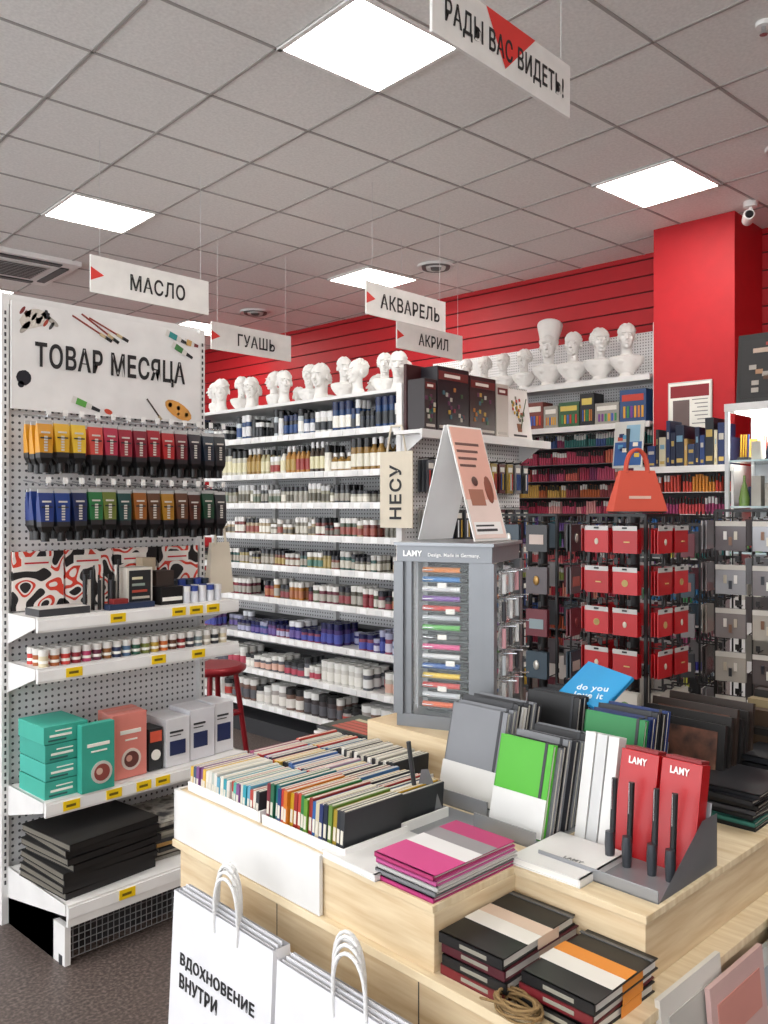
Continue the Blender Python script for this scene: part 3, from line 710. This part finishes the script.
# ---------------------------------------------------------------- display counter
CR=R(-2.77); LT=.797
def C(t,s,h): 
    c,sn=math.cos(CR),math.sin(CR); x,y=t,-s
    return (1.022+c*x-sn*y, 1.554+sn*x+c*y, h)
m=MB()
def cb(t0,t1,s0,s1,z0,z1,mm): m.b(t0,t1,-s1,-s0,z0,z1,mm)
cb(.03,1.15,.04,.98,0,.06,DGREY)
cb(0,1.2,0,1.0,.06,LT-.015,PLY); cb(-.014,1.21,-.01,1.012,LT-.015,LT,PLYT)
cb(0,1.2,0,.732,LT,.888,PLY); cb(-.003,1.2,0,.732,.888,.90,PLYT)
cb(.2,1.2,.732,.97,LT,.888,PLY); cb(.197,1.2,.732,.973,.888,.90,PLYT)
cb(-.011,-.003,-.006,.475,LT+.001,.903,mat('e0dfdd',.35)); cb(-.011,1.2,-.008,-.001,LT+.001,.903,mat('e0dfdd',.35))
cb(.45,.85,.10,.42,.90,.99,PLY)
for s_ in (.34,.7): cb(-.001,.001,s_-.001,s_+.001,.06,LT-.015,DGREY)
m.build('display_counter',(C(0,0,0)),CR,bevel=.0015)

def nbrow(name,t0,s0,n,cols,L=.14,H=.085,th=.011,lean=4,spn=True):
    m=MB()
    s=0
    for k in range(n):
        hx=cols[k%len(cols)] if not callable(cols) else cols(k)
        if k==n-1: hx='2a2c30'
        col=mat(hx,.45)
        M=Matrix.Translation((0,-s,0))@Matrix.Rotation(R(lean),4,'X')
        j=random.uniform(-.004,.004); Hk=H+random.uniform(-.003,.003)
        m.b(j,L+j,-th+.001,0,0.001,Hk,col,M); m.b(.004+j,L-.001+j,-th+.004,-.0035,Hk,Hk+.0008,mat('cfc9bb',.7),M)
        if spn: m.b(j-.0008,j,-th+.003,-.002,H*.3,H*.6,mat('cfc9bb',.7),M)
        s+=th
    m.b(-.006,-.003,-s-.006,.004,0,.02,WHITE); m.b(-.006,L+.006,-s-.012,-s-.008,0,.022,WHITE); m.b(-.006,L+.006,-s-.012,.006,0,.0015,WHITE)
    return m.build(name,C(t0,s0,.90),CR)
def pick(l): return lambda k:random.choice(l)
nbrow('pocket_notebook_row',.015,.02,22,pick(['d9d4c8','2a90a0','c9c4b8','4aa696','a9b0a8','a8382b','d0a838','d0ccc4','5a98b0','7a4a80','38506a']),H=.055)
nbrow('pocket_notebook_row',.165,.01,26,pick(['c9c4b8','c05a40','4a6aa0','b090a8','3a3f50','6ab0a8','d0a838','98486a','e06a3a','b02a2a','2a2c30']),H=.055,L=.13)
nbrow('pocket_notebook_row',.305,.0,12,pick(['2a2c34','c8483c','d9d4c8','3a6a90','20242c','d0a838']),L=.12,H=.05)
nbrow('pocket_notebook_row',.012,.29,20,['6a1a28','1a5a3e','14686a','163268','a9291f','c06c16','b89016','901c18','b03826','1a6a32','5c8824','88241c','1a5490','bfb494','16285c','0e1c32','5c7a30','98801c','1a202a','a02a1c'],H=.08)
nbrow('pocket_notebook_row',.16,.33,15,['1a1a1d','981a14','1a1a1d','2a5a8a','dcd8d0','b89018','1a1a1d','3a3f50'],L=.12,H=.07)
nbrow('pocket_notebook_row',.30,.16,16,['1a1a1d','dcd8d0','1a1a1d','b9b4a8'],L=.11,H=.065)

m=MB(); book(m,0,0,0,.17,.14,.012,mat('dedddb'),mat('f0efea')); o=m.build('white_notepad',C(.077,.545,.9),CR-.03)
text(o,'LAMY',(-.02,-.03,.0125),(0,0,R(-90)),.035,.008,mat('8a8a8a'))
m=MB(); book(m,0,0,0,.15,.135,.014,mat('dedddb'),mat('f0efea')); o=m.build('white_notepad',C(.28,.785,.9),CR+.02)
text(o,'LAMY',(-.02,.0,.0145),(0,0,R(-90)),.035,.008,mat('8a8a8a'))
m=MB()
for k in range(5): book(m,random.uniform(-.003,.003),random.uniform(-.003,.003),k*.0085,.20,.13,.008,mat(['b03070','7a7a7e','b9b8b6','b9508a','b2346c'][k]),mat('d8d4cc'),spine='-x',rot=random.uniform(-.02,.02))
m.b(-.03,.012,-.0652,.0652,.0425,.0431,mat('dad8d8')); m.b(.012,.05,-.0652,.0652,.0425,.0431,mat('8a8588')); m.b(-.1,-.03,-.0652,.0652,.0425,.0429,mat('c83a80'))
m.build('pink_notebook_stack',C(.105,.665,.9),CR)
m=MB(); GM=mat('94969a',.35,.4)
m.b(-.09,.09,-.075,.075,0,.004,GM)
m.add([(-.02,.03,.004),(.045,.0,.004),(.012,.015,.10),(.0,.022,.10)],[(0,1,2,3),(3,2,1,0)],mat('7c7e82',.35,.4))
m.tube([(-.01,.02,.01),(-.022,.035,.155)],.0045,mat('2a2c30',.3),8); m.tube([(-.012,.022,.03),(-.006,.016,.0)],.006,mat('8a8c90',.3,.6),8)
m.build('pen_stand_plate',C(.235,.505,.9),CR)

def lean_row(name,t,s,n,cols,w_=.14,h=.2,th=.013,lean=14,elastic=True,stand=True,band=None,rz=0,gap=.004):
    m=MB(); 
    for k in range(n):
        M=Matrix.Translation((k*(th+gap),0,0))@Matrix.Rotation(R(lean),4,'Y')
        cv=mat(cols[k%len(cols)],.45); jj=random.uniform(-.004,.004); hh=h+random.uniform(-.006,.006)
        m.b(0,.002,-w_/2+jj,w_/2+jj,.004,hh,cv,M); m.b(th-.002,th,-w_/2+jj,w_/2+jj,.004,hh,cv,M); m.b(.002,th-.002,-w_/2+.003+jj,w_/2-.004+jj,.007,hh-.003,mat('dcd8ce',.7),M)
        m.b(0,th,w_/2-.003+jj,w_/2+jj,.004,hh,cv,M)
        if elastic: m.b(-.001,th+.001,-w_/2+.012+jj,-w_/2+.018+jj,.003,hh+.001,mat('2a2b30'),M)
        if band and k==0: m.b(-.0015,0,-w_/2,w_/2,.006,.075,band,M)
    if stand:
        L=n*(th+gap)+.06
        m.b(-.03,L,-w_/2-.01,w_/2+.01,0,.003,GM)
        M=Matrix.Translation((n*(th+gap)+.002,0,0))@Matrix.Rotation(R(lean),4,'Y'); m.b(0,.003,-w_/2,w_/2,0,h*.7,GM,M)
        m.b(-.03,-.027,-w_/2-.01,w_/2+.01,0,.03,GM)
    return m.build(name,C(t,s,.9),CR+rz)
lean_row('standing_notebook_row',.37,.475,7,['75777c','75777c','26272b','d4d2ce','26272b','7b7d82','2a2b30'],band=mat('d0ceca'),w_=.145,h=.20)
lean_row('standing_notebook_row',.31,.645,8,['46a51f','7b7d82','1c1c1f','7b7d82','2a2b30','7b7d82','1c1c1f','7b7d82'],band=mat('d6d6d4'),w_=.12,h=.17)
lean_row('standing_notebook_row',.545,.545,7,['161618','1c1c1f','161618','2a2b30'],w_=.13,h=.205,lean=10)
lean_row('standing_notebook_row',.48,.725,6,['1a7a3e','16306a','162656','1a1c22','161618','16306a'],w_=.13,h=.205,lean=12)
m=MB(); book(m,0,0,0,.11,.12,.008,mat('1a8cc4'),PAPER); 
o=m.build('blue_sketchbook',C(.66,.60,1.112),CR); o.rotation_euler=(R(10),R(-32),CR-.2)
text(o,'do you\nlove it',(-.03,.03,.0085),(0,0,R(-70)),.07,.04,mat('d6e2e8'))
m=MB()
for k in range(6): m.b(-.08+random.uniform(-.01,.01),.08,-.10,.10+random.uniform(-.01,.01),k*.007,k*.007+.006,mat(random.choice(['c8c4bc','d8d6d2','8a8d94','2a2c30'])),Matrix.Rotation(random.uniform(-.1,.1),4,'Z'))
m.b(-.07,.07,-.09,.09,.042,.043,mat('3a4038'))
for k in range(5): m.b(-.06+k*.02,-.045+k*.02,-.07,.06,.043,.0438,mat(random.choice(['c8c4bc','b05040','b8b090'])))
m.build('magazine_stack',C(.53,.005,.9),CR)

# pen display case
m=MB(); G1=mat('7b7e82',.35,.4)
hw=.11
m.b(-hw-.006,hw+.006,-hw-.006,hw+.006,0,.03,G1); m.b(-hw-.006,hw+.006,-hw-.006,hw+.006,.385,.425,G1); m.b(-hw-.012,hw+.012,-hw-.012,hw+.012,.422,.43,mat('8a8d91',.3,.5))
for a in (-1,1):
    for b_ in (-1,1): m.b(a*hw-.012,a*hw+.012,b_*hw-.012,b_*hw+.012,.03,.385,G1)
m.b(-hw-.002,-hw+.03,-hw-.003,-hw+.01,.03,.385,G1); m.b(hw-.05,hw,-hw-.003,-hw+.01,.03,.385,G1)
m.b(-.06,.06,-.06,.06,.03,.385,mat('202226',.5))
pc=['e0602a','c8ccd0','c9342c','e8c43a','1f5aa8','d8d8d8','e04a8a','2a2a2e','58b04a','b8bcc2','c9342c','7a4aa0','e8e8e8','2a7ac0','f08a2a','202024']
for side in range(4):
    m.T=Matrix.Rotation(R(90*side),4,'Z')
    for k in range(15):
        z=.05+k*.0225; col=mat(pc[(k+side*3)%16],.3)
        m.tube([(-.062,-.084,z),(.03,-.084,z)],.0065,col,8); m.tube([(.03,-.084,z),(.048,-.084,z)],.0045,BLACK,8); m.tube([(-.06,-.092,z),(-.035,-.092,z)],.0015,CHROME,5)
        m.b(-.07,.055,-.088,-.062,z-.0085,z-.0078,mat('8a8d90',.3))
    m.b(-.075,-.072,-.092,-.06,.04,.38,mat('c6c9cc',.3)); m.b(.056,.059,-.092,-.06,.04,.38,mat('c6c9cc',.3))
    for k in range(5): m.c(-.01+.02*(k%2),-.098,.09+k*.06,.022,.001,.012,PAPER)
    m.T=Matrix()
m.b(-hw+.03,hw-.05,-hw+.002,-hw+.003,.03,.385,mat('dfe8ea',.05,alpha=.07)); m.b(hw-.004,hw-.002,-hw+.012,hw-.012,.03,.385,mat('dfe8ea',.05,alpha=.07))
for k in range(5):
    for j in range(3):
        z=.07+k*.062; y_=-.07+j*.055
        m.tube([(hw,y_,z+.045),(hw+.05,y_,z+.048)],.002,CHROME,5)
        m.b(hw+.012,hw+.014,y_-.018,y_+.018,z-.008,z+.048,CLR); m.tube([(hw+.02,y_,z-.004),(hw+.02,y_,z+.04)],.005,mat(['e8e8e8','c8ccd0','d8a0a8','3a3a40'][(k+j)%4],.3),8)
cp=C(.615,.251,.99)
crz=R(-24-46.8)
case=m.build('pen_display_case',cp,crz,bevel=.001)
text(case,'LAMY',(-.1,-hw-.0075,.398),FY,.048,.014,mat('f4f4f4'),bold=.04); text(case,'Design. Made in Germany.',(-.038,-hw-.0075,.398),FY,.125,.011,mat('f4f4f4'))
m=MB(); TWD=.066
m.b(-TWD,TWD,-.001,.001,0,.285,mat('ececec'),Matrix.Translation((0,.085,0))@Matrix.Rotation(R(16.5),4,'X'))
Mt=Matrix.Translation((0,-.085,0))@Matrix.Rotation(R(-16.5),4,'X')
m.b(-TWD,TWD,-.001,.001,0,.285,mat('ececea'),Mt); m.b(-TWD+.005,TWD-.005,-.0025,-.001,.10,.28,mat('e6b0a0'),Mt)
m.b(-TWD+.005,TWD-.005,-.003,-.0024,.005,.1,mat('ecd6ce'),Mt)
m.b(-.045,.01,-.0035,-.0025,.085,.125,mat('a8705c'),Mt); m.b(-.055,.05,-.0035,-.0025,.015,.045,mat('f4f2f0'),Mt)
m.b(-.05,.03,-.004,-.0034,.022,.028,DGREY,Mt); m.b(-.05,.02,-.004,-.0034,.034,.038,DGREY,Mt)
for k in range(4): m.b(-.055,.035-.01*k,-.0035,-.0025,.235-k*.018,.241-k*.018,mat('6a4a44'),Mt)
m.ell((.035,-.003,.125),(.016,.002,.035),mat('8a4a38'),10,6,Mt); m.ell((-.015,-.004,.145),(.012,.002,.012),mat('5a3a34'),10,6,Mt)
m.build('tent_poster',(cp[0]+.005,cp[1]-.005,1.423),R(0))

# gift box stand
m=MB()
m.b(-.10,.10,-.10,.12,0,.004,GM)
Ml=Matrix.Translation((.02,0,.0))@Matrix.Rotation(R(12),4,'Y')
m.b(.035,.038,-.10,.12,0,.12,GM,Ml); m.b(-.10,-.097,-.10,.12,0,.02,GM)
m.add([(-.10,-.10,0),(.10,-.10,0),(.10,-.10,.09),(.045,-.10,.09)],[(0,1,2,3),(3,2,1,0)],mat('94969a',.4,.3))
for k in range(3): m.b(0.004,.03,.062+k*.024,.062+.021+k*.024,.004,.195,mat(['d8d7d5','c4c4c4','d8d7d5'][k],.3),Ml)
RB=mat('ad0d15',.3)
for k in range(2):
    y=-.095+k*.077
    m.b(0,.03,y,y+.071,.004,.18,RB,Ml); m.b(.004,.034,y+.004,y+.067,.18,.186,mat('7e0e16'),Ml)
    for q in (.018,.05):
        m.tube([(-.012,y+q,.012),(-.002,y+q,.14)],.0052,BLACK if q<.05 else mat('1e1e22'),10)
        m.lathe([(.0075,0),(.009,.03),(.0075,.05)],mat('55585e',.3,.7),10,Matrix.Translation((-.018,y+q,.004)))
        m.tube([(-.010,y+q-.0,.14),(-.012,y+q,.09)],.0015,CHROME,5)
o=m.build('gift_pen_box_stand',C(.345,.866,.9),CR,bevel=.0008)
for k in range(2):
    tx=text(o,'LAMY',(0,0,0),FX,.034,.012,mat('f4e8e6'),bold=.03)
    tx.location=tuple(Ml@Vector((-.0012,-.095+k*.077+.055,.158))); tx.rotation_euler=(R(90-12),0,R(-90))
m=MB()
for k in range(7): book(m,random.uniform(-.006,.006),random.uniform(-.004,.004),k*.010,.17,.13,.009,mat(['161618','2a6a60','1a1b20','3a3a40','161618','2a2b30','1a1b20'][k]),mat('a8a498'),spine='-x',rot=random.uniform(-.04,.04))
m.build('notebook_stack',C(.72,.885,.9),CR)
m=MB()
for k in range(6): book(m,random.uniform(-.006,.006),random.uniform(-.004,.004),k*.014,.17,.13,.013,mat(['38343c','1a1b20','161618','4a1a18','161618','1a1b20'][k]),mat('a8a498'),spine='-x',rot=random.uniform(-.04,.04))
m.build('notebook_stack',C(.92,.89,.9),CR)
m=MB(); DB=mat('1a1512')
m.b(-.10,.10,-.11,.11,0,.01,DB); m.b(-.10,.10,-.11,-.10,0,.06,DB); m.b(-.10,.10,.10,.11,0,.06,DB); m.b(-.10,-.09,-.11,.11,0,.06,DB); m.b(.09,.10,-.11,.11,0,.06,DB)
pt=ramp_mat('old_print',[(.35,'2a1c16'),(.55,'6a4232'),(.75,'b09878')],scale=18,detail=5)
for k in range(6):
    M=Matrix.Translation((-.075+k*.026,0,.01))@Matrix.Rotation(R(9),4,'Y'); hh=.15+.012*(k%3)
    m.b(0,.012,-.095,.095,0,hh,mat(['121010','1a1614','2a1c14'][k%3]),M); m.b(-.002,0,-.08,.08,.015,hh-.015,pt if k in (0,2) else mat('1a1614'),M)
m.build('framed_print_crate',C(.80,.75,.9),CR)
m=MB()
m.b(-.1,.1,-.09,.09,0,.1,mat('4a3828')); m.b(-.11,.11,-.1,.1,.1,.115,mat('1a1614'))
for k in range(5): m.b(-.09+k*.038,-.062+k*.038,-.08,.08,.115,.15+.015*(k%3),mat(['3a2a1c','887858','1a1614','6a5a48','4a3a28'][k]))
m.build('wooden_box',C(1.06,.86,.9),CR)

def nbstack(name,t,s,cols,band,rz,wd=.19):
    m=MB()
    for k,c in enumerate(cols):
        j=random.uniform(-.004,.004)
        book(m,j,random.uniform(-.003,.003),k*.0165,wd,.118,.016,mat(c,.4),mat('d8d4cc'),spine='-x',rot=random.uniform(-.02,.02))
        m.b(-.01+j,.045+j,-.0595,-.0588,k*.0165,k*.0165+.016,band)
        m.b(-wd/2-.0005+j,-wd/2+.0005+j,-.03,.02,k*.0165+.005,k*.0165+.011,mat('8a867a'))
    z=len(cols)*.0165
    m.b(-.035,.0,-.06,.06,z,z+.0008,mat('dcd8d0')); m.b(.0,.03,-.06,.06,z,z+.0008,band)
    m.b(wd/2-.015,wd/2-.009,-.0605,.0605,z-.001,z+.001,mat('5a5a5a'))
    return m.build(name,C(t,s,LT),CR+rz,bevel=.0008)
nbstack('elastic_notebook_stack',.100,.797,['6a1820','161618','4a1420','121214'],mat('d0b8a4'),.015)
nbstack('elastic_notebook_stack',.112,.929,['161618','6a1820','121214'],mat('d8862f'),.0,.17)
m=MB(); TW=mat('8a6f48',.9)
for k in range(9):
    r=.020+.003*random.random(); z=.004+random.uniform(0,.018); ox,oy=random.uniform(-.004,.004),random.uniform(-.006,.006)
    m.tube([(ox+r*math.cos(a)*.9,oy+r*math.sin(a)*1.5,z+.003*math.sin(a*2+k)) for a in [2*math.pi*i/16 for i in range(17)]],.0022,TW,5)
m.tube([(-.02,0,.02),(-.03,.03,.02),(-.02,.05,.01)],.002,TW,5)
m.build('twine_coil',C(.008,.882,LT),CR)

def bag(m,s0,w_,zb,zt,t):
    d=.075
    y0,y1=-s0-w_,-s0
    BGM=mat('dcdce0',.55)
    vs=[(t-d,y0,zb),(t,y0,zb),(t,y1,zb),(t-d,y1,zb),(t-d+.02,y0+.004,zt),(t-.02,y0+.004,zt),(t-.02,y1-.004,zt),(t-d+.02,y1-.004,zt)]
    m.add(vs,[(0,3,2,1),(0,1,5,4),(1,2,6,5),(2,3,7,6),(3,0,4,7)],BGM)
    vs2=[(t-d+.021,y0+.005,zt),(t-.021,y0+.005,zt),(t-.021,y1-.005,zt),(t-d+.021,y1-.005,zt),(t-d+.021,y0+.005,zt-.05),(t-.021,y0+.005,zt-.05),(t-.021,y1-.005,zt-.05),(t-d+.021,y1-.005,zt-.05)]
    m.add(vs2,[(0,1,5,4)[::-1],(1,2,6,5)[::-1],(2,3,7,6)[::-1],(3,0,4,7)[::-1]],mat('c8c8ce',.6))
    for k in range(5):
        x=t-d+.018+k*.009; yc=(y0+y1)/2+.01*k-.02; hh=.085+.006*(k%3)
        pts=[(x,yc-.035,zt-.03)]+[(x,yc-.035*math.cos(a)*(1.05),zt-.01+hh*math.sin(a)**.6) for a in [math.pi*i/12 for i in range(13)]]+[(x,yc+.035,zt-.03)]
        m.tube(pts,.0032,mat('e0e0e0',.6),6)
    for k in range(3):
        xx=t-d+.026+k*.008; m.b(xx,xx+.0015,y0+.01,y1-.01,zt-.04,zt+.003*k,mat('d0d0d4',.6))
for (s0,tt,zt) in ((.16,-.055,.775),(.49,-.06,.77)):
    m=MB(); bag(m,s0,.32,.34,zt,tt)
    o=m.build('paper_shopping_bag',C(0,0,0),CR)
    for q,(ln,wd) in enumerate((('ВДОХНОВЕНИЕ',.235),('ВНУТРИ',.125))):
        zz=zt-.125-q*.042; f=(zt-zz)/(zt-.34)
        tx=text(o,ln,(tt-.075+.02*(1-f)-.0015,-s0-.035,zz),(R(90-2.6),0,R(-90)),wd,.026,mat('1a1a1d'),bold=.015)
m=MB(); m.b(-.2,-.03,-.9,-.08,.31,.34,PLYT)
for y in (-.88,-.12): m.b(-.19,-.04,y,y+.02,0,.31,PLY)
m.build('plywood_bench',C(0,0,0),CR)
m=MB()
for k,c in enumerate(['d6d3cc','caa8a4','d4d2ce','b8c0b8','cfc9bc','d4d2ce']):
    M=Matrix.Translation((.16+k*.12,-1.05-.014*(k%2),.30))@Matrix.Rotation(R(-5),4,'X'); hh=.51-.025*(k%3)
    m.b(0,.19,-.008,0,0,hh,mat(c,.4),M)
    m.b(.02,.17,-.0095,-.008,hh-.09,hh-.03,mat(['b9b6b0','c88a80','a8b0b8','d8d6d0','b8a88a','c0a0a0'][k],.5),M)
    m.b(.02,.12,-.0095,-.008,hh-.12,hh-.11,DGREY,M)
m.b(.15,1.0,-1.16,-1.03,.27,.30,PLYT); m.b(.15,1.0,-1.16,-1.15,.0,.36,PLYT); m.b(.15,.17,-1.15,-1.03,0,.27,PLY); m.b(.98,1.0,-1.15,-1.03,0,.27,PLY)
m.build('paper_pad_rack',C(0,0,0),CR)
